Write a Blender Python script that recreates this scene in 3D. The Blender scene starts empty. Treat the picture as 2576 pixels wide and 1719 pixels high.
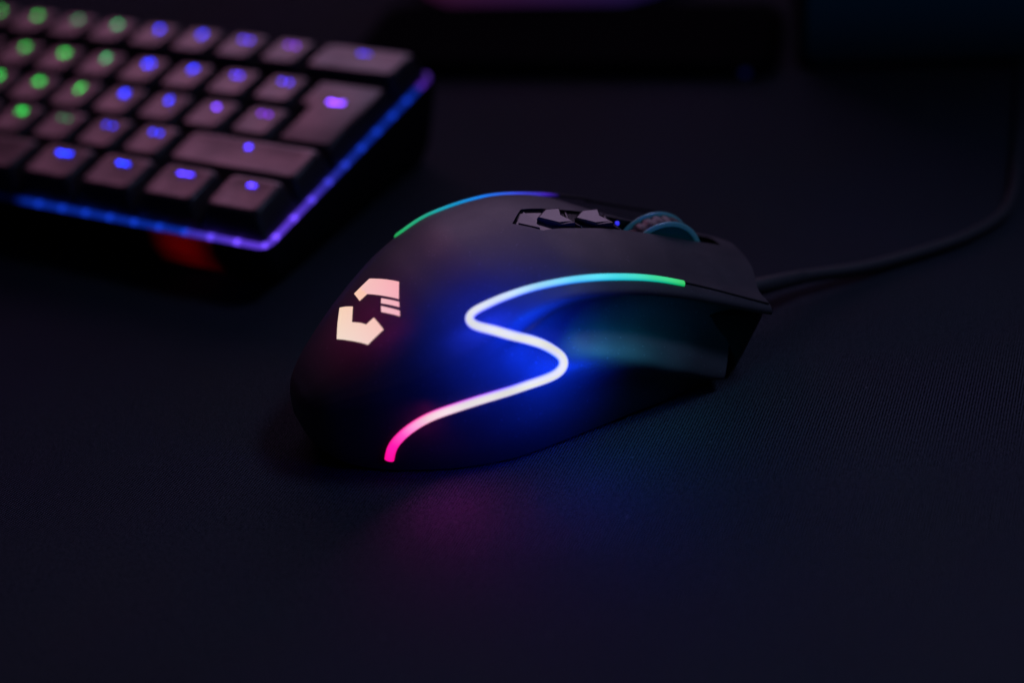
import bpy, bmesh, math, random
import numpy as np
from mathutils import Vector, Matrix
from mathutils.bvhtree import BVHTree

random.seed(4)
sc = bpy.context.scene
COL = sc.collection
MM = 0.001

# ------------------------------------------------------------------ camera
CAMH = 0.2101
cam = bpy.data.objects.new('camera', bpy.data.cameras.new('camera'))
COL.objects.link(cam)
cam.matrix_world = Matrix(((0.994188, 0.107655, 0.0, 0.0),
                           (-0.058945, 0.544358, -0.836779, 0.0),
                           (-0.090083, 0.831916, 0.547540, CAMH),
                           (0, 0, 0, 1)))
cam.data.lens = 50.0
cam.data.sensor_width = 36.0
cam.data.clip_start = 0.01
cam.data.clip_end = 20.0
cam.data.dof.use_dof = True
cam.data.dof.focus_distance = 0.345
cam.data.dof.aperture_fstop = 4.0
cam.data.dof.aperture_blades = 0
sc.camera = cam

# ------------------------------------------------------------------ world and lamps
world = bpy.data.worlds.new('World')
sc.world = world
world.use_nodes = True
bg = world.node_tree.nodes['Background']
bg.inputs[0].default_value = (0.16, 0.22, 1.0, 1)
bg.inputs[1].default_value = 0.008


def area(name, loc, target, sx, sy, energy, col):
    d = bpy.data.lights.new(name, 'AREA')
    d.shape = 'RECTANGLE'
    d.size, d.size_y, d.energy, d.color = sx, sy, energy, col
    o = bpy.data.objects.new(name, d)
    COL.objects.link(o)
    o.location = loc
    o.rotation_euler = (Vector(target) - Vector(loc)).to_track_quat('-Z', 'Y').to_euler()
    return o


# the lit screen that stands behind the desk, above the frame
area('screen_light', (0.20, 1.75, 0.80), (0.0, 0.32, 0.0), 1.3, 1.0, 3.6, (0.84, 0.56, 1.0))
# unseen spot added behind the keyboard to put a pink sheen on the keycaps
pl = bpy.data.lights.new('key_sheen_spot', 'SPOT')
pl.energy, pl.color, pl.shadow_soft_size, pl.spot_size, pl.spot_blend = 4.2, (1.0, 0.34, 0.64), 0.22, math.radians(24), 0.7
po = bpy.data.objects.new('key_sheen_spot', pl)
COL.objects.link(po)
po.location = (-0.40, 1.30, 0.66)
po.rotation_euler = (Vector((-0.11, 0.42, 0.03)) - po.location).to_track_quat('-Z', 'Y').to_euler()
# weak room light from the right
rl = bpy.data.lights.new('room_light', 'SPOT')
rl.energy, rl.color, rl.shadow_soft_size, rl.spot_size, rl.spot_blend = 7.6, (0.42, 0.52, 1.0), 0.12, math.radians(42), 1.0
ro = bpy.data.objects.new('room_light', rl)
COL.objects.link(ro)
ro.location = (0.50, 0.30, 0.85)
ro.rotation_euler = (Vector((0.05, 0.15, 0.0)) - ro.location).to_track_quat('-Z', 'Y').to_euler()

sc.view_settings.view_transform = 'Standard'
sc.view_settings.look = 'None'
sc.view_settings.exposure = 0.0
sc.view_settings.gamma = 1.0
sc.cycles.use_denoising = True
sc.cycles.max_bounces = 6
sc.cycles.sample_clamp_indirect = 4.0


# ------------------------------------------------------------------ helpers
def tag(o, label=None, cat=None, group=None, kind=None):
    for k, v in (('label', label), ('category', cat), ('group', group), ('kind', kind)):
        if v:
            o[k] = v
    return o


def empty(name, matrix):
    o = bpy.data.objects.new(name, None)
    o.empty_display_size = 0.01
    COL.objects.link(o)
    o.matrix_world = matrix
    return o


def link(name, me, mat=None, parent=None):
    o = bpy.data.objects.new(name, me)
    COL.objects.link(o)
    if mat:
        me.materials.clear()
        me.materials.append(mat)
    if parent:
        o.parent = parent
    return o


def make(name, V, F, mat=None, parent=None, smooth=True, sharp=None, colors=None):
    me = bpy.data.meshes.new(name)
    me.from_pydata([tuple(v) for v in V], [], F)
    me.validate()
    if smooth:
        me.shade_smooth()
        if sharp:
            me.set_sharp_from_angle(angle=math.radians(sharp))
    if colors is not None:
        a = me.color_attributes.new('led', 'FLOAT_COLOR', 'POINT')
        for i, c in enumerate(colors):
            a.data[i].color = (c[0], c[1], c[2], 1)
    return link(name, me, mat, parent)


def nodes(m):
    return m.node_tree.nodes, m.node_tree.links


def plastic(name, base, rough, spec=0.5, bump=0.0, scale=4000, rvar=0.06, coat=0.0, cvar=0.15, dust=False):
    m = bpy.data.materials.new(name)
    m.use_nodes = True
    N, Lk = nodes(m)
    b = N['Principled BSDF']
    tc = N.new('ShaderNodeTexCoord')
    nz = N.new('ShaderNodeTexNoise')
    nz.inputs['Scale'].default_value = 90
    nz.inputs['Detail'].default_value = 5
    Lk.new(tc.outputs['Object'], nz.inputs['Vector'])
    mr = N.new('ShaderNodeMapRange')
    mr.inputs['From Min'].default_value = 0.3
    mr.inputs['From Max'].default_value = 0.7
    mr.inputs['To Min'].default_value = max(0.02, rough - rvar)
    mr.inputs['To Max'].default_value = rough + rvar
    Lk.new(nz.outputs['Fac'], mr.inputs['Value'])
    Lk.new(mr.outputs['Result'], b.inputs['Roughness'])
    mx = N.new('ShaderNodeMix')
    mx.data_type = 'RGBA'
    mx.inputs['A'].default_value = (*[c * (1 - cvar) for c in base], 1)
    mx.inputs['B'].default_value = (*[c * (1 + cvar) for c in base], 1)
    Lk.new(nz.outputs['Fac'], mx.inputs['Factor'])
    Lk.new(mx.outputs['Result'], b.inputs['Base Color'])
    if dust:
        dn = N.new('ShaderNodeTexNoise')
        dn.inputs['Scale'].default_value = 1500
        dn.inputs['Detail'].default_value = 2
        Lk.new(tc.outputs['Object'], dn.inputs['Vector'])
        dr = N.new('ShaderNodeMapRange')
        dr.inputs['From Min'].default_value = 0.66
        dr.inputs['From Max'].default_value = 0.80
        Lk.new(dn.outputs['Fac'], dr.inputs['Value'])
        dm = N.new('ShaderNodeMix'); dm.data_type = 'RGBA'
        dm.inputs['B'].default_value = (*[c * 3.2 for c in base], 1)
        Lk.new(dr.outputs['Result'], dm.inputs['Factor'])
        Lk.new(mx.outputs['Result'], dm.inputs['A'])
        Lk.new(dm.outputs['Result'], b.inputs['Base Color'])
    b.inputs['Specular IOR Level'].default_value = spec
    b.inputs['Coat Weight'].default_value = coat
    if bump > 0:
        n2 = N.new('ShaderNodeTexNoise')
        n2.inputs['Scale'].default_value = scale
        n2.inputs['Detail'].default_value = 2
        Lk.new(tc.outputs['Object'], n2.inputs['Vector'])
        bp = N.new('ShaderNodeBump')
        bp.inputs['Strength'].default_value = bump
        bp.inputs['Distance'].default_value = 0.0001
        Lk.new(n2.outputs['Fac'], bp.inputs['Height'])
        Lk.new(bp.outputs['Normal'], b.inputs['Normal'])
    return m


def led_attr(name, strength=1.0):
    m = bpy.data.materials.new(name)
    m.use_nodes = True
    N, Lk = nodes(m)
    b = N['Principled BSDF']
    b.inputs['Base Color'].default_value = (0.01, 0.01, 0.01, 1)
    b.inputs['Roughness'].default_value = 0.35
    b.inputs['Specular IOR Level'].default_value = 0.15
    a = N.new('ShaderNodeAttribute')
    a.attribute_name = 'led'
    Lk.new(a.outputs['Color'], b.inputs['Emission Color'])
    b.inputs['Emission Strength'].default_value = strength
    return m


def led(name, col):
    m = bpy.data.materials.new(name)
    m.use_nodes = True
    b = m.node_tree.nodes['Principled BSDF']
    b.inputs['Base Color'].default_value = (0.05, 0.05, 0.05, 1)
    b.inputs['Emission Color'].default_value = (*col, 1)
    b.inputs['Emission Strength'].default_value = 1.0
    return m


def catmull(P, n):
    P = [np.array(p, float) for p in P]
    Q = [2 * P[0] - P[1]] + P + [2 * P[-1] - P[-2]]
    out = []
    for i in range(1, len(Q) - 2):
        p0, p1, p2, p3 = Q[i - 1:i + 3]
        for t in np.linspace(0, 1, n, endpoint=False):
            out.append(.5 * (2 * p1 + (p2 - p0) * t + (2 * p0 - 5 * p1 + 4 * p2 - p3) * t * t + (3 * p1 - p0 - 3 * p2 + p3) * t ** 3))
    out.append(Q[-2])
    return np.array(out)


def resample(P, n):
    P = np.array(P, float)
    d = np.r_[0, np.cumsum(np.linalg.norm(np.diff(P[:, :3], axis=0), axis=1))]
    t = np.linspace(0, d[-1], n)
    return np.stack([np.interp(t, d, P[:, k]) for k in range(P.shape[1])], 1)


def tube(P, r, seg=12):
    P = np.array(P, float)
    V, F = [], []
    up = np.array([0, 0, 1.0])
    for i in range(len(P)):
        t = P[min(i + 1, len(P) - 1)] - P[max(i - 1, 0)]
        t /= np.linalg.norm(t)
        s = np.cross(t, up)
        s /= np.linalg.norm(s) + 1e-9
        n = np.cross(s, t)
        ri = r[i] if hasattr(r, '__len__') else r
        for k in range(seg):
            a = 2 * math.pi * k / seg
            V.append(P[i] + ri * (math.cos(a) * s + math.sin(a) * n))
    for i in range(len(P) - 1):
        for k in range(seg):
            F.append((i * seg + k, i * seg + (k + 1) % seg, (i + 1) * seg + (k + 1) % seg, (i + 1) * seg + k))
    F.append(tuple(range(seg))[::-1])
    F.append(tuple((len(P) - 1) * seg + k for k in range(seg)))
    return V, F


def rrect(x0, x1, y0, y1, r, n=5):
    pts = []
    for cx, cy, a0 in ((x1 - r, y1 - r, 0), (x0 + r, y1 - r, 90), (x0 + r, y0 + r, 180), (x1 - r, y0 + r, 270)):
        for k in range(n + 1):
            a = math.radians(a0 + 90 * k / n)
            pts.append((cx + r * math.cos(a), cy + r * math.sin(a)))
    return pts


def loft(rings, cap0=True, cap1=True):
    n = len(rings[0])
    V = [p for r in rings for p in r]
    F = []
    for i in range(len(rings) - 1):
        for k in range(n):
            F.append((i * n + k, i * n + (k + 1) % n, (i + 1) * n + (k + 1) % n, (i + 1) * n + k))
    if cap0:
        F.append(tuple(range(n))[::-1])
    if cap1:
        F.append(tuple((len(rings) - 1) * n + k for k in range(n)))
    return V, F


# ------------------------------------------------------------------ materials
M_SHELL = plastic('matte_soft_touch', (0.052, 0.048, 0.056), 0.45, 0.46, 0.35, 5200, dust=True)
M_SIDE = plastic('matte_side_plastic', (0.052, 0.048, 0.056), 0.45, 0.46, 0.45, 4200, dust=True)
M_GLOSS = plastic('gloss_black_plastic', (0.012, 0.011, 0.012), 0.10, 0.6, 0.0, rvar=0.03)
M_BUTTON = plastic('satin_button_plastic', (0.03, 0.027, 0.03), 0.17, 0.7, 0.0, rvar=0.04)
M_DARK = plastic('dark_plastic', (0.006, 0.006, 0.007), 0.6, 0.2)
M_RUBBER = plastic('wheel_rubber', (0.060, 0.044, 0.048), 0.40, 0.5, 0.5, 2500)
M_CABLE = plastic('braided_cable', (0.040, 0.040, 0.046), 0.62, 0.3, 1.0, 900)
M_KEY = plastic('keycap_plastic', (0.034, 0.025, 0.029), 0.38, 0.65, 0.25, 3000)
M_CASE = plastic('keyboard_case', (0.006, 0.006, 0.007), 0.62, 0.2)
M_STRIP = led_attr('led_strip')
M_STRIP.cycles.emission_sampling = 'FRONT_BACK'
M_BLACK = plastic('far_black_plastic', (0.008, 0.008, 0.010), 0.8, 0.0)


def mat_cloth():
    m = bpy.data.materials.new('woven_mat')
    m.use_nodes = True
    N, Lk = nodes(m)
    b = N['Principled BSDF']
    tc = N.new('ShaderNodeTexCoord')

    def wave(angle, period, phase=0.0):
        mp = N.new('ShaderNodeMapping')
        mp.inputs['Rotation'].default_value = (0, 0, math.radians(angle))
        Lk.new(tc.outputs['Object'], mp.inputs['Vector'])
        sx = N.new('ShaderNodeSeparateXYZ')
        Lk.new(mp.outputs['Vector'], sx.inputs['Vector'])
        a = N.new('ShaderNodeMath'); a.operation = 'MULTIPLY'
        a.inputs[1].default_value = 2 * math.pi / period
        Lk.new(sx.outputs['X'], a.inputs[0])
        s = N.new('ShaderNodeMath'); s.operation = 'SINE'
        Lk.new(a.outputs[0], s.inputs[0])
        h = N.new('ShaderNodeMath'); h.operation = 'MULTIPLY_ADD'
        h.inputs[1].default_value = 0.5
        h.inputs[2].default_value = 0.5
        Lk.new(s.outputs[0], h.inputs[0])
        return h.outputs[0]

    w1 = wave(25, 0.00068)       # twill ribs
    w2 = wave(-52, 0.00052)      # stitches along a rib
    mul = N.new('ShaderNodeMath'); mul.operation = 'MULTIPLY'
    Lk.new(w1, mul.inputs[0]); Lk.new(w2, mul.inputs[1])
    fine = N.new('ShaderNodeTexNoise')
    fine.inputs['Scale'].default_value = 1500
    fine.inputs['Detail'].default_value = 3
    Lk.new(tc.outputs['Object'], fine.inputs['Vector'])
    big = N.new('ShaderNodeTexNoise')
    big.inputs['Scale'].default_value = 16
    big.inputs['Detail'].default_value = 6
    Lk.new(tc.outputs['Object'], big.inputs['Vector'])
    mixn = N.new('ShaderNodeMath'); mixn.operation = 'MULTIPLY_ADD'
    mixn.inputs[1].default_value = 1.1
    Lk.new(mul.outputs[0], mixn.inputs[0])
    sub = N.new('ShaderNodeMath'); sub.operation = 'MULTIPLY_ADD'
    sub.inputs[1].default_value = 0.8
    sub.inputs[2].default_value = -0.24
    Lk.new(fine.outputs['Fac'], sub.inputs[0])
    Lk.new(sub.outputs[0], mixn.inputs[2])
    ramp = N.new('ShaderNodeValToRGB')
    ramp.color_ramp.elements[0].position = 0.1
    ramp.color_ramp.elements[0].color = (0.002, 0.003, 0.005, 1)
    ramp.color_ramp.elements[1].position = 1.0
    ramp.color_ramp.elements[1].color = (0.120, 0.132, 0.175, 1)
    Lk.new(mixn.outputs[0], ramp.inputs['Fac'])
    mx = N.new('ShaderNodeMix'); mx.data_type = 'RGBA'; mx.blend_type = 'MULTIPLY'
    mx.inputs['Factor'].default_value = 0.35
    Lk.new(ramp.outputs['Color'], mx.inputs['A'])
    Lk.new(big.outputs['Color'], mx.inputs['B'])
    lint = N.new('ShaderNodeTexNoise')
    lint.inputs['Scale'].default_value = 620
    lint.inputs['Detail'].default_value = 1
    Lk.new(tc.outputs['Object'], lint.inputs['Vector'])
    lr_ = N.new('ShaderNodeMapRange')
    lr_.inputs['From Min'].default_value = 0.755
    lr_.inputs['From Max'].default_value = 0.82
    Lk.new(lint.outputs['Fac'], lr_.inputs['Value'])
    mx2 = N.new('ShaderNodeMix'); mx2.data_type = 'RGBA'
    mx2.inputs['B'].default_value = (0.11, 0.11, 0.13, 1)
    Lk.new(lr_.outputs['Result'], mx2.inputs['Factor'])
    Lk.new(mx.outputs['Result'], mx2.inputs['A'])
    Lk.new(mx2.outputs['Result'], b.inputs['Base Color'])
    b.inputs['Roughness'].default_value = 0.95
    b.inputs['Specular IOR Level'].default_value = 0.06
    bp = N.new('ShaderNodeBump')
    bp.inputs['Strength'].default_value = 0.9
    bp.inputs['Distance'].default_value = 0.00016
    Lk.new(mixn.outputs[0], bp.inputs['Height'])
    Lk.new(bp.outputs['Normal'], b.inputs['Normal'])
    return m


# ------------------------------------------------------------------ desk mat
mat = make('desk_mat', [(-2, -1, 0), (2, -1, 0), (2, 3, 0), (-2, 3, 0)], [(0, 1, 2, 3)], mat_cloth(), smooth=False)
tag(mat, 'black woven cloth desk mat under the mouse and the keyboard', kind='structure')


# ------------------------------------------------------------------ mouse body surface
def pchip(xs, ys, x):
    xs = np.array(xs, float); ys = np.array(ys, float)
    x = np.clip(np.asarray(x, float), xs[0], xs[-1])
    h = np.diff(xs); d = np.diff(ys) / h; m = np.zeros_like(ys)
    for i in range(1, len(xs) - 1):
        if d[i - 1] * d[i] > 0:
            w1 = 2 * h[i] + h[i - 1]; w2 = h[i] + 2 * h[i - 1]
            m[i] = (w1 + w2) / (w1 / d[i - 1] + w2 / d[i])
    m[0] = d[0]; m[-1] = d[-1]
    i = np.clip(np.searchsorted(xs, x, side='right') - 1, 0, len(xs) - 2)
    t = (x - xs[i]) / h[i]
    return ((2 * t**3 - 3 * t**2 + 1) * ys[i] + (t**3 - 2 * t**2 + t) * h[i] * m[i]
            + (-2 * t**3 + 3 * t**2) * ys[i + 1] + (t**3 - t**2) * h[i] * m[i + 1])


def sstep(a, b, x):
    t = np.clip((x - a) / (b - a), 0, 1)
    return t * t * (3 - 2 * t)


DX = [0, 1, 4, 10, 20, 35, 50, 65, 80, 95, 110, 124]
PAR = dict(
    zt=[13, 17.5, 21.5, 27, 34.5, 42.3, 46.3, 46.6, 42.6, 36.2, 28.6, 21.3],
    w=[0, 4.8, 10, 15.4, 22.3, 29.5, 33.8, 34.5, 34, 33, 33, 33],
    zb=[13, 9, 5, 1.8, .8, .8, 1, 1, 1, 1, 1, 1],
    ze=[13, 15, 16, 16, 16, 16, 16, 16, 16, 16, 16, 16],
    wl=[0, 8, 15, 21, 25, 27.5, 28, 27.5, 27.2, 27.5, 28.3, 29],
    zl=[13, 18, 22, 26, 32, 38.8, 41.6, 40.6, 37.2, 32.2, 26.2, 19.8],
    wf=[0, 8, 15, 21.5, 27.5, 31.5, 33, 33.2, 33, 32.8, 32.2, 30.8],
    zf=[10, 12, 14, 16, 18, 21, 23.5, 22.8, 19.2, 14.8, 10.8, 4.2])
SHEAR = [2.0, 3.8, 8.2, 8.9, 9.3, 11.5, 17, 23.5, 24.2, 24.2]
NSUB = 9


def half(xs):
    zt, w, zb, ze, wl, zl, wf, zf = [pchip(DX, PAR[k], xs) for k in ('zt', 'w', 'zb', 'ze', 'wl', 'zl', 'wf', 'zf')]
    n = 2.6
    R = []
    for ph in (0, 24, 46, 62, 69, 79, 90):
        a = math.radians(ph)
        R.append((w * math.sin(a) ** (2 / n), ze + (zt - ze) * max(0, math.cos(a)) ** (2 / n)))
    for fq, fz in ((.99, .4), (.965, .75), (.93, 1)):
        R.append((w * fq, ze + (zb - ze) * fz))
    rd = sstep(44, 84, xs)
    lr = 1 - sstep(38, 66, xs)
    F = [(0 * w, zt), (.42 * wl, zt - .15 * (zt - zl)), (.78 * wl, zt - .5 * (zt - zl)),
         (wl - 1.2 * lr, zl - .6 * lr), (wl + 1.3 - .6 * lr, zl - 2.4 - 1.8 * lr),
         (wl + .25 * (wf - wl) * (1 - rd) - 5.6 * rd, zl - 2.6 - (.22 - .10 * rd) * (zl - zf - 2.6)),
         (wl + .7 * (wf - wl) * (1 - rd) - 5.0 * rd, zl - .62 * (zl - zf)),
         (wf + .5 * rd, zf), (wf - .1 - 2.6 * rd, zf * .55), (wf - 2.6 - 1.4 * rd, zb)]
    b = sstep(16, 66, xs)
    sh = sstep(70, 124, xs)
    P = np.array([[xs + 3.2 * sstep(55, 124, xs) - SHEAR[i] * sh,
                   R[i][0] * (1 - b) + F[i][0] * b, R[i][1] * (1 - b) + F[i][1] * b] for i in range(10)])
    P = P.transpose(2, 0, 1)
    Q = np.concatenate([P[:, 1:2] * np.array([1, -1, 1]), P, 2 * P[:, -1:] - P[:, -2:-1]], 1)
    t = np.linspace(0, 1, NSUB, endpoint=False)[None, :, None]
    out = []
    for i in range(1, 10):
        p0, p1, p2, p3 = [Q[:, i + k][:, None, :] for k in (-1, 0, 1, 2)]
        out.append(.5 * (2 * p1 + (p2 - p0) * t + (2 * p0 - 5 * p1 + 4 * p2 - p3) * t * t + (3 * p1 - p0 - 3 * p2 + p3) * t**3))
    out.append(Q[:, -2][:, None, :])
    return np.concatenate(out, 1)


K = 0.9813                       # the mouse is a little smaller than its drawing
U_ = K * MM
NST = 170
tt = np.linspace(0, 1, NST)
ST = 124 * (tt**1.6 * .45 + tt**1.25 * .55)
G = half(ST[1:])
nS, nV, _ = G.shape
V = [(0.0, 0.0, 13.0)]
F = []
ring = []
for s in range(nS):
    r = []
    for j in range(nV - 1, 0, -1):
        x, q, z = G[s, j]
        V.append((x, -q, z)); r.append(len(V) - 1)
    for j in range(0, nV):
        x, q, z = G[s, j]
        fall = 0.30 * float(sstep(76, 112, x)) * q * z / 34.0     # the far button falls away more steeply
        V.append((x, q, z - fall if z > 2 else z)); r.append(len(V) - 1)
    ring.append(r)
nr = len(ring[0])
for k in range(nr):
    F.append((0, ring[0][(k + 1) % nr], ring[0][k]))
for s in range(nS - 1):
    for k in range(nr):
        k2 = (k + 1) % nr
        F.append((ring[s][k], ring[s][k2], ring[s + 1][k2], ring[s + 1][k]))
V.append((112, 0, 10.0))
for k in range(nr):
    F.append((len(V) - 1, ring[-1][k], ring[-1][(k + 1) % nr]))
VB = np.array(V) * U_
BVH = BVHTree.FromPolygons([tuple(v) for v in VB], F)


def zsurf(x, y=0.0):
    """height of the mouse top (drawing mm) above x, y"""
    h = BVH.ray_cast(Vector((x * U_, y * U_, 0.2)), Vector((0, 0, -1)))
    return h[0].z / U_ if h[0] else 20.0


MOUSE_M = Matrix.Translation((-55.3 * U_, 286.5 * U_, 0)) @ Matrix.Rotation(math.radians(20.8), 4, 'Z')
mouse = empty('gaming_mouse', MOUSE_M)
tag(mouse, 'black gaming mouse with a glowing S-shaped light strip and lit emblem', 'mouse')

body = make('shell_solid', VB, F)
bm = bmesh.new(); bm.from_mesh(body.data)
bmesh.ops.recalc_face_normals(bm, faces=bm.faces)
bm.to_mesh(body.data); bm.free()


def tray_w(x):
    return float(np.interp(x, [62.6, 67.8, 76, 88, 97, 108, 119.5], [0.05, 6.5, 5.9, 5.3, 5.0, 4.6, 3.4]))


def cutter(xs, wfun, zfun):
    rings = []
    for x in xs:
        w = wfun(x); zb = zfun(x)
        rings.append([(x * U_, -w * U_, zb * U_), (x * U_, w * U_, zb * U_), (x * U_, w * U_, .07), (x * U_, -w * U_, .07)])
    V, F = loft(rings)
    o = make('cutter', V, F, smooth=False)
    b = bmesh.new(); b.from_mesh(o.data)
    bmesh.ops.recalc_face_normals(b, faces=b.faces)
    b.to_mesh(o.data); b.free()
    return o


def ztray(x):
    return zsurf(x) - 0.95


cut1 = cutter(list(np.r_[62.6, 64, 66, 67.8, np.arange(69, 98, 2.0), 97.5]), tray_w, ztray)
cut2 = cutter([90.8, 97, 103, 110, 119.5], lambda x: tray_w(x) - 0.02, lambda x: 9.0 if x < 113 else 15.0)
for c in (cut1, cut2):
    md = body.modifiers.new('cut', 'BOOLEAN')
    md.operation = 'DIFFERENCE'
    md.solver = 'EXACT'
    md.object = c
dg = bpy.context.evaluated_depsgraph_get()
solid = bpy.data.meshes.new_from_object(body.evaluated_get(dg))
for o in (body, cut1, cut2):
    bpy.data.objects.remove(o, do_unlink=True)

STRIP = [(95.5, -26.3, 32.24), (88.77, -25.69, 35.27), (77.79, -25.34, 39.14), (66.9, -25.21, 41.88), (56.45, -24.38, 42.61),
         (49.49, -23.93, 42.2), (45.14, -23.49, 41.36), (41.71, -23.0, 40.31), (40.11, -23.44, 39.34), (40.26, -24.78, 38.5),
         (41.82, -26.35, 37.87), (48.85, -29.59, 34.87), (55.52, -29.73, 30.15), (59.06, -30.94, 26.54), (59.37, -32.26, 24.69),
         (57.12, -32.9, 23.26), (53.4, -32.87, 22.78), (48.02, -32.63, 22.57), (38.33, -30.69, 21.35), (30.55, -28.02, 19.46),
         (25.96, -25.83, 17.46), (22.33, -23.78, 14.74), (19.42, -21.91, 11.46), (17.73, -20.58, 8.36), (16.96, -19.52, 4.68)]
SEAM = [(95.0, -26.2, 32.5), (96.29, -25.89, 32.11), (103.6, -26.71, 28.52), (110.21, -27.8, 24.92), (118.06, -29.17, 20.31)]

# split the shell into top shell, two side panels and base plate
poly = [(x, z) for x, y, z in STRIP] + [(16.5, -3), (140, -3), (140, 14), (119, 19.6)] + [(x, z) for x, y, z in SEAM[::-1]]


def inside(px, pz):
    c = False
    n = len(poly)
    for i in range(n):
        x1, z1 = poly[i]; x2, z2 = poly[(i + 1) % n]
        if (z1 > pz) != (z2 > pz) and px < (x2 - x1) * (pz - z1) / (z2 - z1) + x1:
            c = not c
    return c


groups = {'top_shell': [], 'side_right': [], 'side_left': [], 'base_plate': [], 'tray': []}
vs = np.array([v.co[:] for v in solid.vertices]) / U_
for p in solid.polygons:
    c = p.center / U_
    nz = p.normal.z
    if nz < -0.9 and c.z < 4:
        groups['base_plate'].append(p.vertices[:])
    elif abs(c.y) > 12 and inside(c.x, c.z):
        groups['side_right' if c.y < 0 else 'side_left'].append(p.vertices[:])
    elif 62 < c.x < 120 and abs(c.y) < 6.9 and c.z < zsurf(c.x, c.y) - 0.12:
        groups['tray'].append(p.vertices[:])
    else:
        groups['top_shell'].append(p.vertices[:])
co = [v.co.copy() for v in solid.vertices]
for g, nm, mt in (('top_shell', 'top_shell', M_SHELL), ('side_right', 'side_panel', M_SIDE), ('side_left', 'side_panel', M_SIDE),
                  ('base_plate', 'base_plate', M_DARK), ('tray', 'button_tray', M_GLOSS)):
    ids = sorted({i for f in groups[g] for i in f})
    mp = {i: k for k, i in enumerate(ids)}
    make(nm, [co[i] for i in ids], [tuple(mp[i] for i in f) for f in groups[g]], mt, mouse, sharp=42 if g != 'tray' else 30)


def snap(p, off=0.0):
    h = BVH.find_nearest(Vector(p))
    n = h[1]
    if n.dot(Vector(p) - Vector((0.055, 0, 0.015))) < 0:
        n = -n
    return h[0] + n * off, n


# LED strip: emitted colour along its length, from the front end to the tail
LEDC = [(0.0, (0.05, 0.62, 0.16)), (0.06, (0.05, 0.72, 0.34)), (0.14, (0.07, 0.75, 0.85)), (0.22, (0.14, 0.70, 0.95)), (0.28, (0.34, 0.74, 0.98)),
        (0.34, (0.62, 0.76, 0.95)), (0.40, (0.76, 0.77, 0.78)), (0.50, (0.79, 0.79, 0.70)), (0.60, (0.79, 0.79, 0.70)), (0.70, (0.79, 0.79, 0.70)),
        (0.80, (0.82, 0.76, 0.78)), (0.87, (0.95, 0.66, 0.76)), (0.90, (1.0, 0.36, 0.74)), (0.93, (1.05, 0.09, 0.60)), (0.96, (1.05, 0.012, 0.45)), (1.0, (1.0, 0.003, 0.32))]
EDGE = [(0.0, (0.0, 0.40, 0.08)), (0.14, (0.0, 0.42, 0.62)), (0.25, (0.03, 0.16, 1.1)), (0.40, (0.10, 0.12, 1.6)), (0.62, (0.02, 0.22, 1.8)), (0.72, (0.12, 0.10, 1.6)),
        (0.80, (0.7, 0.05, 1.0)), (0.88, (1.2, 0.02, 0.45)), (1.0, (0.9, 0.0, 0.2))]
LEDF = [(0.0, (0.0, 0.0, 0.0)), (0.07, (0.0, 0.0, 0.0)), (0.10, (0.05, 0.012, 0.45)), (0.16, (0.04, 0.07, 0.85)), (0.23, (0.0, 0.20, 0.95)), (0.29, (0.0, 0.30, 0.62)),
        (0.35, (0.01, 0.38, 0.26)), (0.42, (0.02, 0.40, 0.10)), (1.0, (0.02, 0.3, 0.1))]


def led_at(table, t):
    xs = [a for a, _ in table]
    return tuple(float(np.interp(t, xs, [c[k] for _, c in table])) for k in range(3))


def strip(side, table, hgt, edge=None):
    C = resample(catmull(STRIP, 10), 230)
    prof = [(-0.96, -0.35), (-1.0, 0.3), (-0.86, 0.85), (-0.5, 1.25), (0.0, 1.4), (0.5, 1.25), (0.86, 0.85), (1.0, 0.3), (0.96, -0.35)]
    pts, nrm = [], []
    for p in C:
        q, n = snap((p[0] * U_, p[1] * U_, p[2] * U_))
        pts.append(np.array(q)); nrm.append(np.array(n))
    pts = np.array(pts); nrm = np.array(nrm)
    for _ in range(6):                               # even out creases of the surface under the strip
        nrm[1:-1] = (nrm[:-2] + nrm[1:-1] + nrm[2:]) / 3
        pts[1:-1] = (pts[:-2] + 2 * pts[1:-1] + pts[2:]) / 4
    V, F, colr = [], [], []
    m = len(prof)
    for i in range(len(pts)):
        t = pts[min(i + 1, len(pts) - 1)] - pts[max(i - 1, 0)]
        t /= np.linalg.norm(t)
        n = nrm[i] / np.linalg.norm(nrm[i])
        s = np.cross(t, n); s /= np.linalg.norm(s)
        u = i / (len(pts) - 1)
        hw = 0.92 + 0.26 * float(sstep(0.28, 0.5, u))
        for a, h in prof:
            v = pts[i] + s * a * hw * MM + n * h * hgt * MM
            V.append((v[0], v[1] * side, v[2]))
            c = np.array(led_at(table, u)) * (1 + 0.07 * math.sin(u * 62) * math.sin(u * 23 + 1))
            if edge and abs(a) > 0.8:
                k_ = 1.0 if abs(a) > 0.9 else 0.45
                c = c * (1 - k_) + np.array(led_at(edge, u)) * k_
            colr.append(tuple(c))
    for i in range(len(pts) - 1):
        for k in range(m - 1):
            f = (i * m + k, i * m + k + 1, (i + 1) * m + k + 1, (i + 1) * m + k)
            F.append(f if side < 0 else f[::-1])
    F.append(tuple(range(m))); F.append(tuple((len(pts) - 1) * m + k for k in range(m)))
    o = make('light_strip', V, F, M_STRIP, mouse, sharp=50, colors=colr)
    return o


o = strip(1, LEDC, 0.55, EDGE)
o['label'] = 'glowing strip running green, white and pink along the near side'
o = strip(-1, LEDF, 0.45)
o['label'] = 'glowing green to violet strip along the far edge'


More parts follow.
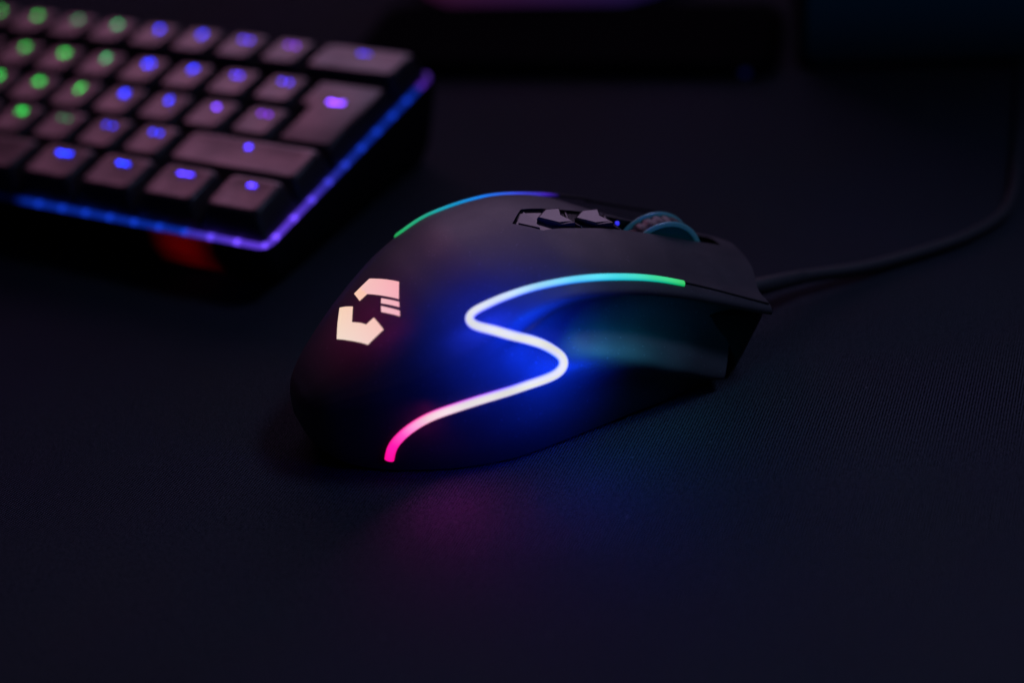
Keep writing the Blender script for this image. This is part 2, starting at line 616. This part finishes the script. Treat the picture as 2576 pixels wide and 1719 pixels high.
def glow(p, q, energy, col, size=8.0, spread=130):
    """a small unseen helper lamp at p shining at q (drawing mm)"""
    d = bpy.data.lights.new('added_glow_lamp', 'AREA')
    d.shape = 'DISK'
    d.size, d.energy, d.color, d.spread = size * MM, energy, col, math.radians(spread)
    o = bpy.data.objects.new('added_glow_lamp', d)
    COL.objects.link(o)
    a = MOUSE_M @ (Vector(p) * U_)
    b = MOUSE_M @ (Vector(q) * U_)
    o.location = a
    o.rotation_euler = (b - a).to_track_quat('-Z', 'Y').to_euler()


# unseen lamps added for the halo and mat pools around strip and emblem
glow((34, -44, 60), (44, -23, 41), 0.0062, (0.012, 0.04, 1.0), 16, 80)
glow((53, -58, 38), (49, -30, 28), 0.0085, (0.002, 0.035, 1.0), 26, 80)
glow((62, -52, 28), (57, -32, 21), 0.0030, (0.0, 0.04, 1.0), 14, 80)
glow((56, -44, 48), (56, -28, 36), 0.0028, (0.0, 0.07, 1.0), 12, 120)
for gx, gz, ge in ((69, 35.5, .0010), (76, 33.5, .0010), (83, 30, .00040), (91, 26, .00008)):
    glow((gx, -35.0, gz - 2), (gx + 3, -32.5, gz - 18), ge, (0.02, 0.42, 0.62), 10, 150)
glow((25, -30, 18), (26, -57, 0), 0.0024, (1.0, 0.04, 0.66), 8, 130)
glow((54, -41, 24), (60, -70, 0), 0.0038, (0.0, 0.08, 1.0), 12, 140)
glow((10, -8, 62), (20, -3, 35), 0.0006, (1.0, 0.015, 0.34), 10, 60)
glow((23, -31, 18), (25, -25, 15), 0.00007, (1.0, 0.01, 0.30), 4, 130)

for side in (1, -1):
    P = []
    for p in resample(catmull(SEAM, 8), 40):
        q, n = snap((p[0] * U_, p[1] * U_, p[2] * U_), -0.00012)
        P.append((q[0], q[1] * side, q[2]))
    V, F = tube(P, 0.42 * MM, 8)
    make('shell_seam', V, F, M_DARK, mouse)

# dark front bumper under the lip
R = []
for z, dx in ((1.2, 9.4), (2.6, 8.2), (14.5, 1.0), (16.6, 0.4), (17.6, 2.5)):
    plan = [(90, -15), (103, -21), (112 - dx * .6, -26.2), (116.5 - dx, -27.6), (118.6 - dx, -26.4), (121 - dx, -16), (121.8 - dx, 0), (119.5 - dx, 15), (116 - dx, 21.5), (112 - dx * .6, 22.5), (90, 15)]
    R.append([(x * U_, y * U_, (z if y < 10 else z * .72) * U_) for x, y in plan])
V, F = loft(R)
make('front_bumper', V, F, M_DARK, mouse, sharp=35)

# emblem
LOGO = [
    [(22.31, 8.39, 35.28), (26.88, 8.75, 37.93), (29.15, 3.62, 39.65), (31.36, -1.46, 40.81), (29.15, -6.7, 39.4), (26.73, -1.58, 38.46), (24.38, 3.57, 37.03), (22.2, 3.63, 35.73)],
    [(26.18, -1.98, 38.14), (28.87, -7.55, 39.16), (28.31, -9.06, 38.67), (25.53, -3.42, 37.7)],
    [(25.2, -4.24, 37.46), (27.96, -10.04, 38.33), (27.41, -11.58, 37.75), (24.55, -6.01, 36.93)],
    [(18.14, 8.49, 32.57), (19.33, 6.25, 33.69), (20.38, 3.91, 34.58), (18.31, -0.88, 33.39), (19.67, -3.52, 34.16), (20.51, -5.56, 34.51), (22.63, -5.65, 35.81), (23.07, -11.1, 35.26), (18.73, -11.02, 32.44), (16.26, -6.05, 31.57), (13.84, -1.0, 30.1), (15.77, 3.51, 31.45)]]


def logo_col(x, y):
    # warm towards the far edge, whiter and pinker towards the near one
    t = float(np.clip((x - 14) / 17, 0, 1)); s = float(np.clip((y + 11) / 20, 0, 1))
    a = np.array((0.86, 0.72, 0.66)) * (1 - t) + np.array((1.0, 0.40, 0.38)) * t
    a = a * (1 - 0.45 * s) + np.array((0.98, 0.62, 0.33)) * 0.45 * s
    if t > 0.6:
        a = a * 0.95 + np.array((0, 0, 0.12))
    return tuple(a)


for li, L in enumerate(LOGO):
    b = bmesh.new()
    f = b.faces.new([b.verts.new((p[0] * U_, p[1] * U_, 0)) for p in L])
    bmesh.ops.triangulate(b, faces=b.faces[:])
    bmesh.ops.subdivide_edges(b, edges=b.edges[:], cuts=7, use_grid_fill=True)
    bmesh.ops.triangulate(b, faces=b.faces[:])
    V, cl = [], []
    b.verts.index_update()
    for v in b.verts:
        h = BVH.ray_cast(Vector((v.co.x, v.co.y, 0.2)), Vector((0, 0, -1)))
        q = h[0] + h[1] * (0.00010 if h[1].z > 0 else -0.00010)
        V.append(tuple(q)); cl.append(logo_col(v.co.x / U_, v.co.y / U_))
    FF = []
    for f in b.faces:
        ids = [v.index for v in f.verts]
        FF.append(ids if f.normal.z > 0 else ids[::-1])
    b.free()
    o = make('emblem', V, FF, M_STRIP, mouse, colors=cl)
o['label'] = 'white hot lower arrow of the emblem'


# dpi buttons, ribs, indicator in the tray
def chevron(x0, x1, sweep, w, h0, h1, name, mat_, base=None):
    """raised button: rear edge swept to a point, ridge along the middle"""
    za, zb_ = ztray(x0), ztray(x1 + sweep)

    def zz(x):
        return za + (zb_ - za) * (x - x0) / (x1 + sweep - x0)
    P = [(x0, 0.0), (x0 + sweep, -w), (x1 + sweep * .35, -w), (x1, 0.0), (x1 + sweep * .35, w), (x0 + sweep, w)]
    bot = [(x * U_, y * U_, (zz(x) - 0.3) * U_) for x, y in P]
    mid = [(x * U_, y * U_, (zz(x) + h0 * .7 + h1 * (x - x0)) * U_) for x, y in P]
    cx = (x0 + x1 + sweep * .7) / 2
    top = [((cx + (x - cx) * .86) * U_, y * .82 * U_, (zz(x) + h0 + h1 * (x - x0)) * U_) for x, y in P]
    V, F = loft([bot, mid, top])
    return make(name, V, F[:-1] + [(12, 13, 14, 15, 16, 17)], mat_, mouse, smooth=False)


chevron(69.2, 75.9, 4.2, 4.6, 1.0, 0.13, 'dpi_button', M_BUTTON)
chevron(79.4, 86.6, 4.0, 4.3, 0.9, 0.20, 'dpi_button', M_BUTTON)
for xr in (77.6, 88.4):
    V, F = tube([((xr + abs(y) * .3) * U_, y * U_, (ztray(xr + abs(y) * .3) + 0.35) * U_) for y in np.linspace(-5.0, 5.0, 9)], 0.3 * MM, 8)
    make('tray_rib', V, F, M_BUTTON, mouse)
zt0, zt1 = ztray(64.2) + .7, ztray(68) + .7
V, F = loft([[(64.2 * U_, 0, (zt0 - 1) * U_), (67.8 * U_, -4.8 * U_, (zt1 - 1) * U_), (68.2 * U_, 0, (zt1 - 1) * U_), (67.8 * U_, 4.8 * U_, (zt1 - 1) * U_)],
             [(64.2 * U_, 0, zt0 * U_), (67.8 * U_, -4.8 * U_, zt1 * U_), (68.2 * U_, 0, (zt1 - .05) * U_), (67.8 * U_, 4.8 * U_, zt1 * U_)]])
make('tray_tip', V, F, M_BUTTON, mouse, smooth=False)
V, F = loft([[((91.6 + .55 * math.cos(a)) * U_, (.8 + .55 * math.sin(a)) * U_, (ztray(91.6) + .25 + dz) * U_) for a in np.linspace(0, 2 * math.pi, 12, endpoint=False)] for dz in (-.5, .2)])
make('indicator_light', V, F, led('indicator_blue', (0.03, 0.03, 0.9)), mouse)

# scroll wheel
WX, WZ, WR = 101.9, 24.2, 11.5


def revolve(prof, seg=72, rib=None):
    V, F = [], []
    m = len(prof)
    for k in range(seg):
        a = 2 * math.pi * k / seg
        for (r, y) in prof:
            rr = r + (rib(k, r) if rib else 0)
            V.append(((WX + rr * math.cos(a)) * U_, y * U_, (WZ + rr * math.sin(a)) * U_))
    for k in range(seg):
        k2 = (k + 1) % seg
        for j in range(m - 1):
            F.append((k * m + j, k2 * m + j, k2 * m + j + 1, k * m + j + 1))
    return V, F


V, F = revolve([(9, -2.7), (11.0, -2.7), (11.35, -2.0), (11.45, 0), (11.35, 2.0), (11.0, 2.7), (9, 2.7)], 96,
               lambda k, r: -0.45 if (r > 10 and k % 4 == 0) else 0)
wheel = make('scroll_wheel', V, F, M_RUBBER, mouse)
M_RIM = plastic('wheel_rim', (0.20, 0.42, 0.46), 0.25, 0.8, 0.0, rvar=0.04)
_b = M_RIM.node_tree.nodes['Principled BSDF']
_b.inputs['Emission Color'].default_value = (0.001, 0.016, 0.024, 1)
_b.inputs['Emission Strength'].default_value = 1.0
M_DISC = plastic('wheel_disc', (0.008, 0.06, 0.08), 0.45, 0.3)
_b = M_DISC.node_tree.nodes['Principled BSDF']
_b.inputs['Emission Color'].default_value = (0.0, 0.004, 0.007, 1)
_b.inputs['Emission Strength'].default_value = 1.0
for s in (-1, 1):
    V, F = revolve([(10.6, s * 2.75), (11.5, s * 2.8), (11.8, s * 3.0), (11.8, s * 3.3), (11.5, s * 3.5), (10.6, s * 3.5)], 72)
    rim = make('rim', V, F, M_RIM, wheel)
    V, F = revolve([(0.2, s * 3.3), (10.6, s * 3.3)], 72)
    make('disc', V, F, M_DISC, wheel)

# cable
CAB = [(0.0560, 0.3175, 0.0100), (0.0682, 0.3212, 0.009), (0.0743, 0.3249, 0.0075), (0.0824, 0.3293, 0.0055), (0.0973, 0.3341, 0.003), (0.1088, 0.3384, 0.0019),
       (0.1203, 0.3422, 0.0018), (0.1324, 0.3474, 0.0018), (0.1441, 0.3558, 0.0018), (0.1515, 0.3666, 0.0018), (0.1575, 0.3799, 0.0018), (0.169, 0.4085, 0.0018),
       (0.1815, 0.4406, 0.0018), (0.1939, 0.4733, 0.0018), (0.206, 0.52, 0.0018)]
inv = MOUSE_M.inverted()
P = [inv @ Vector(p) for p in resample(catmull(CAB, 8), 150)]
V, F = tube([tuple(p) for p in P], 1.85 * MM, 14)
make('cable', V, F, M_CABLE, mouse)
V, F = tube([tuple(P[i]) for i in range(0, 16)], [2.7 * MM - 0.00005 * i for i in range(16)], 14)
make('cable_boot', V, F, M_CABLE, mouse)

# ------------------------------------------------------------------ keyboard
KX = np.array((0.85988, -0.51049, 0.0)); KY = np.array((0.50669, 0.85347, 0.12187)); KZ = np.array((-0.06221, -0.10479, 0.99255))
KO = np.array((-21.18, 430.917, 38.286))
BASE = np.array((-142.0, -41.0, -33.6))            # keyboard frame point that lies on the mat, under the middle
org = (KO + KX * BASE[0] + KY * BASE[1] + KZ * BASE[2]) * MM
KM = Matrix(((KX[0], KY[0], KZ[0], org[0]), (KX[1], KY[1], KZ[1], org[1]), (KX[2], KY[2], KZ[2], org[2]), (0, 0, 0, 1)))
kb = empty('keyboard', KM)
tag(kb, 'compact black mechanical keyboard with backlit keys and blue lit rim', 'keyboard')


def kp(x, y, z):
    return ((x - BASE[0]) * MM, (y - BASE[1]) * MM, (z - BASE[2]) * MM)


def zdesk(x, y, wz=0.4):
    return (wz - KO[2] - KY[2] * y) / KZ[2]


U = 19.05
X0, X1, Y0, Y1 = -15 * U - 1.5, 1.2, -91.4, 7.6
PZ = -9.0


def outline(ins, r=3.0, n=6):
    return rrect(X0 + ins, X1 - ins, Y0 + ins, Y1 - ins, max(0.5, r - ins * 0.2), n)


rings = []
for ins, z in ((3.2, PZ - 0.6), (1.6, PZ - 0.6), (1.4, PZ + 0.2), (0.4, PZ + 0.2), (0.0, PZ - 0.4), (0.0, PZ - 6)):
    rings.append([kp(x, y, z) for x, y in outline(ins)])
rings.append([kp(x, y, zdesk(x, y, 6.0)) for x, y in outline(4.0)])
rings.append([kp(x, y, zdesk(x, y, 0.4)) for x, y in outline(6.5)])
V, F = loft(rings)
case = make('case', V, F, M_CASE, kb, sharp=40)

# glowing edge of the plate, hottest over each lamp below it
pts = []
ol = outline(0.9, 2.6, 6)
ol = ol + [ol[0]]
ol = resample([(x, y, 0) for x, y in ol], 900)[:-1]
rimV, rimF, rimC = [], [], []
m = len(ol)
for i, (x, y, _) in enumerate(ol):
    tx, ty = ol[(i + 1) % m][:2] - ol[i - 1][:2]
    l = math.hypot(tx, ty); nx, ny = ty / l, -tx / l
    u = (x if abs(ty) < abs(tx) else y)
    hot = sum(math.exp(-((u - (c * 9.5)) / 0.75) ** 2) for c in range(int(u / 9.5) - 2, int(u / 9.5) + 3))
    base = np.array((0.004, 0.030, 0.42))
    if x > -28:                                     # the front right corner glows violet
        k = math.exp(-((x + 4) / 22) ** 2 - ((y + 84) / 22) ** 2)
        base = base + np.array((0.16, 0.03, 0.55)) * k
    if y > -2 and x > -20:
        base = base * 0.45 + np.array((0.06, 0.0, 0.10))
    if x < -91 and y < -60:
        base = base * max(0.03, 1 - (-91 - x) / 4.0)
    if y > 0 and x < -6:
        base = base * 0.05
    cc = base * (0.72 + 1.7 * hot)
    for a, h in ((-0.75, 0.1), (-0.75, 0.9), (0.75, 0.9), (0.75, -0.2)):
        rimV.append(kp(x + nx * a, y + ny * a, PZ + h)); rimC.append(tuple(cc))
for i in range(m):
    j = (i + 1) % m
    for k in range(3):
        rimF.append((i * 4 + k, j * 4 + k, j * 4 + k + 1, i * 4 + k + 1))
make('light_rim', rimV, rimF, M_STRIP, kb, colors=rimC)

HROW = [1.12, -0.84, -0.88, -0.2, 0.8]
TILTROW = [-0.5, 0.3, 0.5, 1.2, 1.6]               # front edge drop of each sculpted row


def keycap(x0, x1, y0, y1, row, poly=None):
    h = HROW[row]; sl = TILTROW[row]
    cy = (y0 + y1) / 2

    def ringz(pts, z, slope=True):
        out = []
        for x, y in pts:
            zz = z + (sl * (y - cy) / 9.0 * 0.35 if slope else 0)
            out.append(kp(x, y, zz))
        return out
    if poly is None:
        R = []
        g = 0.45
        R.append(ringz(rrect(x0 + g, x1 - g, y0 + g, y1 - g, 0.8, 3), PZ + 0.8, slope=False))
        R.append(ringz(rrect(x0 + g, x1 - g, y0 + g, y1 - g, 0.8, 3), PZ + 1.6, slope=False))
        R.append(ringz(rrect(x0 + 2.5, x1 - 2.5, y0 + 2.5, y1 - 1.5, 2.0, 3), h - 0.9))
        R.append(ringz(rrect(x0 + 3.0, x1 - 3.0, y0 + 3.0, y1 - 2.0, 2.0, 3), h - 0.25))
        R.append(ringz(rrect(x0 + 3.7, x1 - 3.7, y0 + 3.7, y1 - 2.7, 1.8, 3), h - 0.05))
        R.append(ringz(rrect(x0 + 5.6, x1 - 5.6, y0 + 5.0, y1 - 4.0, 1.2, 3), h - 0.28))
        V, F = loft(R)
    else:
        def inset(p, d0, dback=None):
            out = []
            n = len(p)
            for i in range(n):
                ax, ay = p[i - 1]; bx, by = p[i]; cx_, cy_ = p[(i + 1) % n]
                e1 = np.array((bx - ax, by - ay)); e1 /= np.linalg.norm(e1)
                e2 = np.array((cx_ - bx, cy_ - by)); e2 /= np.linalg.norm(e2)
                n1 = np.array((-e1[1], e1[0])); n2 = np.array((-e2[1], e2[0]))
                k = (n1 + n2) / (1 + n1 @ n2)
                out.append((bx + k[0] * d0, by + k[1] * d0))
            return out
        V, F = loft([ringz(inset(poly, .45), PZ + .8, slope=False), ringz(inset(poly, .45), PZ + 1.6, slope=False), ringz(inset(poly, 2.4), h - .9),
                     ringz(inset(poly, 2.9), h - .2), ringz(inset(poly, 3.6), h - .02)])
    return make('keycap', V, F, M_KEY, kb, sharp=50)


def glyph(txt, size, name='legend'):
    cu = bpy.data.curves.new('g', 'FONT')
    cu.body = txt
    cu.size = size
    cu.align_x = 'CENTER'
    cu.align_y = 'CENTER'
    cu.extrude = 0.00002
    ob = bpy.data.objects.new('g', cu)
    COL.objects.link(ob)
    dg = bpy.context.evaluated_depsgraph_get()
    me = bpy.data.meshes.new_from_object(ob.evaluated_get(dg))
    bpy.data.objects.remove(ob, do_unlink=True)
    bpy.data.curves.remove(cu)
    return me


LM = {}


def legend_mat(c):
    c = tuple(round(v, 3) for v in c)
    if c not in LM:
        LM[c] = led('legend_glow', c)
    return LM[c]


def bars(spec):
    """small printed bars, (x, y, w, h) in mm about the legend centre"""
    me = bpy.data.meshes.new('legend')
    V, F = [], []
    for x, y, w, h in spec:
        b = len(V)
        V += [((x - w / 2) * MM, (y - h / 2) * MM, 0), ((x + w / 2) * MM, (y - h / 2) * MM, 0), ((x + w / 2) * MM, (y + h / 2) * MM, 0), ((x - w / 2) * MM, (y + h / 2) * MM, 0)]
        F.append((b, b + 1, b + 2, b + 3))
    me.from_pydata(V, [], F)
    return me


GREEN, TEAL, BLUE, VIO, PURP = (0.004, 0.55, 0.055), (0.01, 0.34, 0.10), (0.004, 0.035, 1.15), (0.06, 0.03, 1.0), (0.20, 0.02, 0.85)
WIDE = [(-1.4, 0, 1.6, .9), (.9, 0, 2.6, .6)]
TWO = [(-1.5, 0, 1.2, 1.2), (1.5, -.1, 1.2, 1.2)]
ONE = [(0, 0, 1.5, 1.3)]
LONG = [(-1.8, 0, 1.6, 1.0), (0.2, 0, 2.4, .6), (2.0, .2, 1.4, .8)]
LEFT = 4.0                                          # legend sits this far behind the middle of the cap


def addkey(xc, row, w, leg, col, gain, dxl=0.0):
    x0, x1 = (xc - w / 2 - 15) * U, (xc + w / 2 - 15) * U
    yc = -row * U - LEFT
    k = keycap(x0, x1, yc - U / 2, yc + U / 2, row)
    if leg is None:
        return
    me = glyph(leg, 3.7 * MM) if isinstance(leg, str) else bars(leg)
    o = link('legend', me, legend_mat([c * gain for c in col]), k)
    lx = (x0 + x1) / 2 + dxl
    o.location = kp(lx, -row * U, HROW[row] + 0.06 + TILTROW[row] * 4.0 / 9.0 * .35)
    o.rotation_euler = (math.atan(TILTROW[row] * .35 / 9.0), 0, 0)


g = 6.6
for i, (c, col, gn) in enumerate([('4', GREEN, 1.0), ('5', GREEN, 1.2), ('6', GREEN, 1.1), ('7', TEAL, 1.1), ('8', TEAL, 1.2), ('9', BLUE, 1.5), ('0', BLUE, 1.3)]):
    addkey(4.5 + i, 0, 1, c, col, g * gn)
addkey(11.5, 0, 1, TWO, VIO, g * 1.0)
addkey(12.5, 0, 1, TWO, PURP, g * .7)
addkey(14.0, 0, 2, WIDE, VIO, g * .6)
for i, (c, col, gn) in enumerate([('T', GREEN, 1.4), ('Y', GREEN, 1.5), ('U', GREEN, 1.5), ('I', TEAL, 3.0), ('O', BLUE, 1.7), ('P', BLUE, 1.7)]):
    addkey(6 + i, 1, 1, c, col, g * gn)
addkey(12, 1, 1, TWO[:1] + [(0.6, 0, 1.2, 1.2)], VIO, g * 1.0)
addkey(13, 1, 1, TWO, VIO, g * .9)
for i, (c, col, gn) in enumerate([('G', GREEN, 1.4), ('H', GREEN, 1.2), ('J', GREEN, 1.8), ('K', BLUE, 1.7), ('L', BLUE, 1.7)]):
    addkey(7.25 + i, 2, 1, c, col, g * gn)
addkey(12.25, 2, 1, ONE, (0.22, 0.06, 1.3), g * 1.0)
addkey(13.25, 2, 1, TWO, PURP, g * .6)
for i, (c, col, gn) in enumerate([('N', GREEN, .9), ('M', GREEN, 1.)]):
    addkey(7.75 + i, 3, 1, c, col, g * gn)
addkey(9.75, 3, 1, TWO, TEAL, g * .3)
addkey(10.75, 3, 1, TWO, BLUE, g * .55)
addkey(11.75, 3, 1, TWO, BLUE, g * .8)
addkey(13.625, 3, 2.75, ONE, VIO, g * 1.3)
addkey(6.875, 4, 6.25, None, BLUE, 0)
addkey(10.625, 4, 1.25, LONG, BLUE, g * 1.3)
addkey(11.875, 4, 1.25, WIDE, BLUE, g * 1.3)
addkey(13.125, 4, 1.25, LONG, VIO, g * 1.1)
addkey(14.375, 4, 1.25, ONE + [(1.4, 0, 1.0, .9)], VIO, g * 1.1)
# tall enter key over two rows
ya, yb_, yc_ = -U - LEFT + U / 2, -U - LEFT - U / 2, -2 * U - LEFT - U / 2
ent = keycap(0, 0, yc_, ya, 1, poly=[(-1.5 * U, ya), (-1.5 * U, yb_), (-1.25 * U, yb_), (-1.25 * U, yc_), (0, yc_), (0, ya)])
o = link('legend', bars([(-1.8, 0, 2.0, 1.3), (.6, -.1, 3.0, .8), (2.4, .3, .9, 1.2)]), legend_mat((0.30 * g, 0.06 * g, 1.5 * g)), ent)
o.location = kp(-0.72 * U, -1.42 * U, HROW[1] + 0.15)

# red tag on the front of the case
M_RED = plastic('red_fabric', (0.85, 0.010, 0.012), 0.6, 0.3, 0.6, 2500)
rg = []
for xx in (-42.0, -18.5):
    rg.append([kp(xx, Y0 + 0.2, PZ - 0.2), kp(xx, Y0 - 0.9, PZ - 0.2), kp(xx, Y0 - 0.9, PZ - 6.2), kp(xx, Y0 + 1.2, -21.5), kp(xx, Y0 + 2.0, -21.5), kp(xx, Y0 + 0.2, PZ - 6)])
V, F = loft(rg)
make('tag', V, F, M_RED, kb, smooth=False)['label'] = 'dark red tag hanging on the front edge'

# unseen red lamp added in front of the case to brighten the tag
tl = bpy.data.lights.new('tag_fill', 'AREA')
tl.size, tl.energy, tl.color, tl.spread = 14 * MM, 0.00005, (1.0, 0.10, 0.2), math.radians(60)
to = bpy.data.objects.new('tag_fill', tl)
COL.objects.link(to)
pa, pb = KM @ Vector(kp(-30, Y0 - 13, PZ + 1)), KM @ Vector(kp(-30, Y0 + 1, -17))
to.location = pa
to.rotation_euler = (pb - pa).to_track_quat('-Z', 'Y').to_euler()

# ------------------------------------------------------------------ things far behind
def boxed(name, x0, x1, y0, y1, z0, z1, r, mat_, parent, bev=1.5):
    R = [[(x * MM, y * MM, z0 * MM) for x, y in rrect(x0, x1, y0, y1, r, 6)],
         [(x * MM, y * MM, (z1 - bev) * MM) for x, y in rrect(x0, x1, y0, y1, r, 6)],
         [(x * MM, y * MM, z1 * MM) for x, y in rrect(x0 + bev, x1 - bev, y0 + bev, y1 - bev, max(.3, r - bev), 6)]]
    V, F = loft(R)
    return make(name, V, F, mat_, parent, sharp=40)


st = empty('screen_stand', Matrix.Translation((0.035, 0.525, 0)) @ Matrix.Rotation(math.radians(-16), 4, 'Z'))
tag(st, 'low black stand foot lying blurred in the dark behind the mouse', 'stand')
boxed('foot', -85, 80, -30, 34, 0.3, 6, 10, M_BLACK, st, 3)
V, F = loft([[((70 + 1.6 * math.cos(a)) * MM, -30.4 * MM + dy * MM, (2.6 + 1.2 * math.sin(a)) * MM) for a in np.linspace(0, 2 * math.pi, 12, endpoint=False)] for dy in (0.6, -0.2)])
make('power_light', V, F, led('power_blue', (0.001, 0.002, 0.025)), st)

pk = empty('round_lamp', Matrix.Translation((0.040, 0.628, 0)))
tag(pk, 'round lamp base glowing faint violet at the top edge behind the stand', 'lamp')
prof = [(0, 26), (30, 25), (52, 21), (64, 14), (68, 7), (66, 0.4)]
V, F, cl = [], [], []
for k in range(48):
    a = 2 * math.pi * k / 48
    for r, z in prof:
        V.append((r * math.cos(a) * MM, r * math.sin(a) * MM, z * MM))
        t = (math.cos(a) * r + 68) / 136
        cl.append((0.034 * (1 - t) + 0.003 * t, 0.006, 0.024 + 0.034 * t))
for k in range(48):
    for j in range(5):
        F.append((k * 6 + j, k * 6 + j + 1, ((k + 1) % 48) * 6 + j + 1, ((k + 1) % 48) * 6 + j))
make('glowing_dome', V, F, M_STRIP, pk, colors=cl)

sp = empty('corner_box', Matrix.Translation((0.168, 0.520, 0)) @ Matrix.Rotation(math.radians(-12), 4, 'Z'))
tag(sp, 'dark speaker box with a dim blue glow painted on its front, far right corner', 'backdrop')
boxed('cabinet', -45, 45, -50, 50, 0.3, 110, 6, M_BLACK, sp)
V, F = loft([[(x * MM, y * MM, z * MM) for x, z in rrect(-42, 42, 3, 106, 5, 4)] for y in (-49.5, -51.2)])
cl = [(0.0002, 0.0003 + 0.00006 * v[2] / MM, 0.0008 + 0.00018 * v[2] / MM) for v in V]  # dim blue light painted into the front as emission, stronger towards the top
make('painted_blue_front', V, F, M_STRIP, sp, colors=cl)
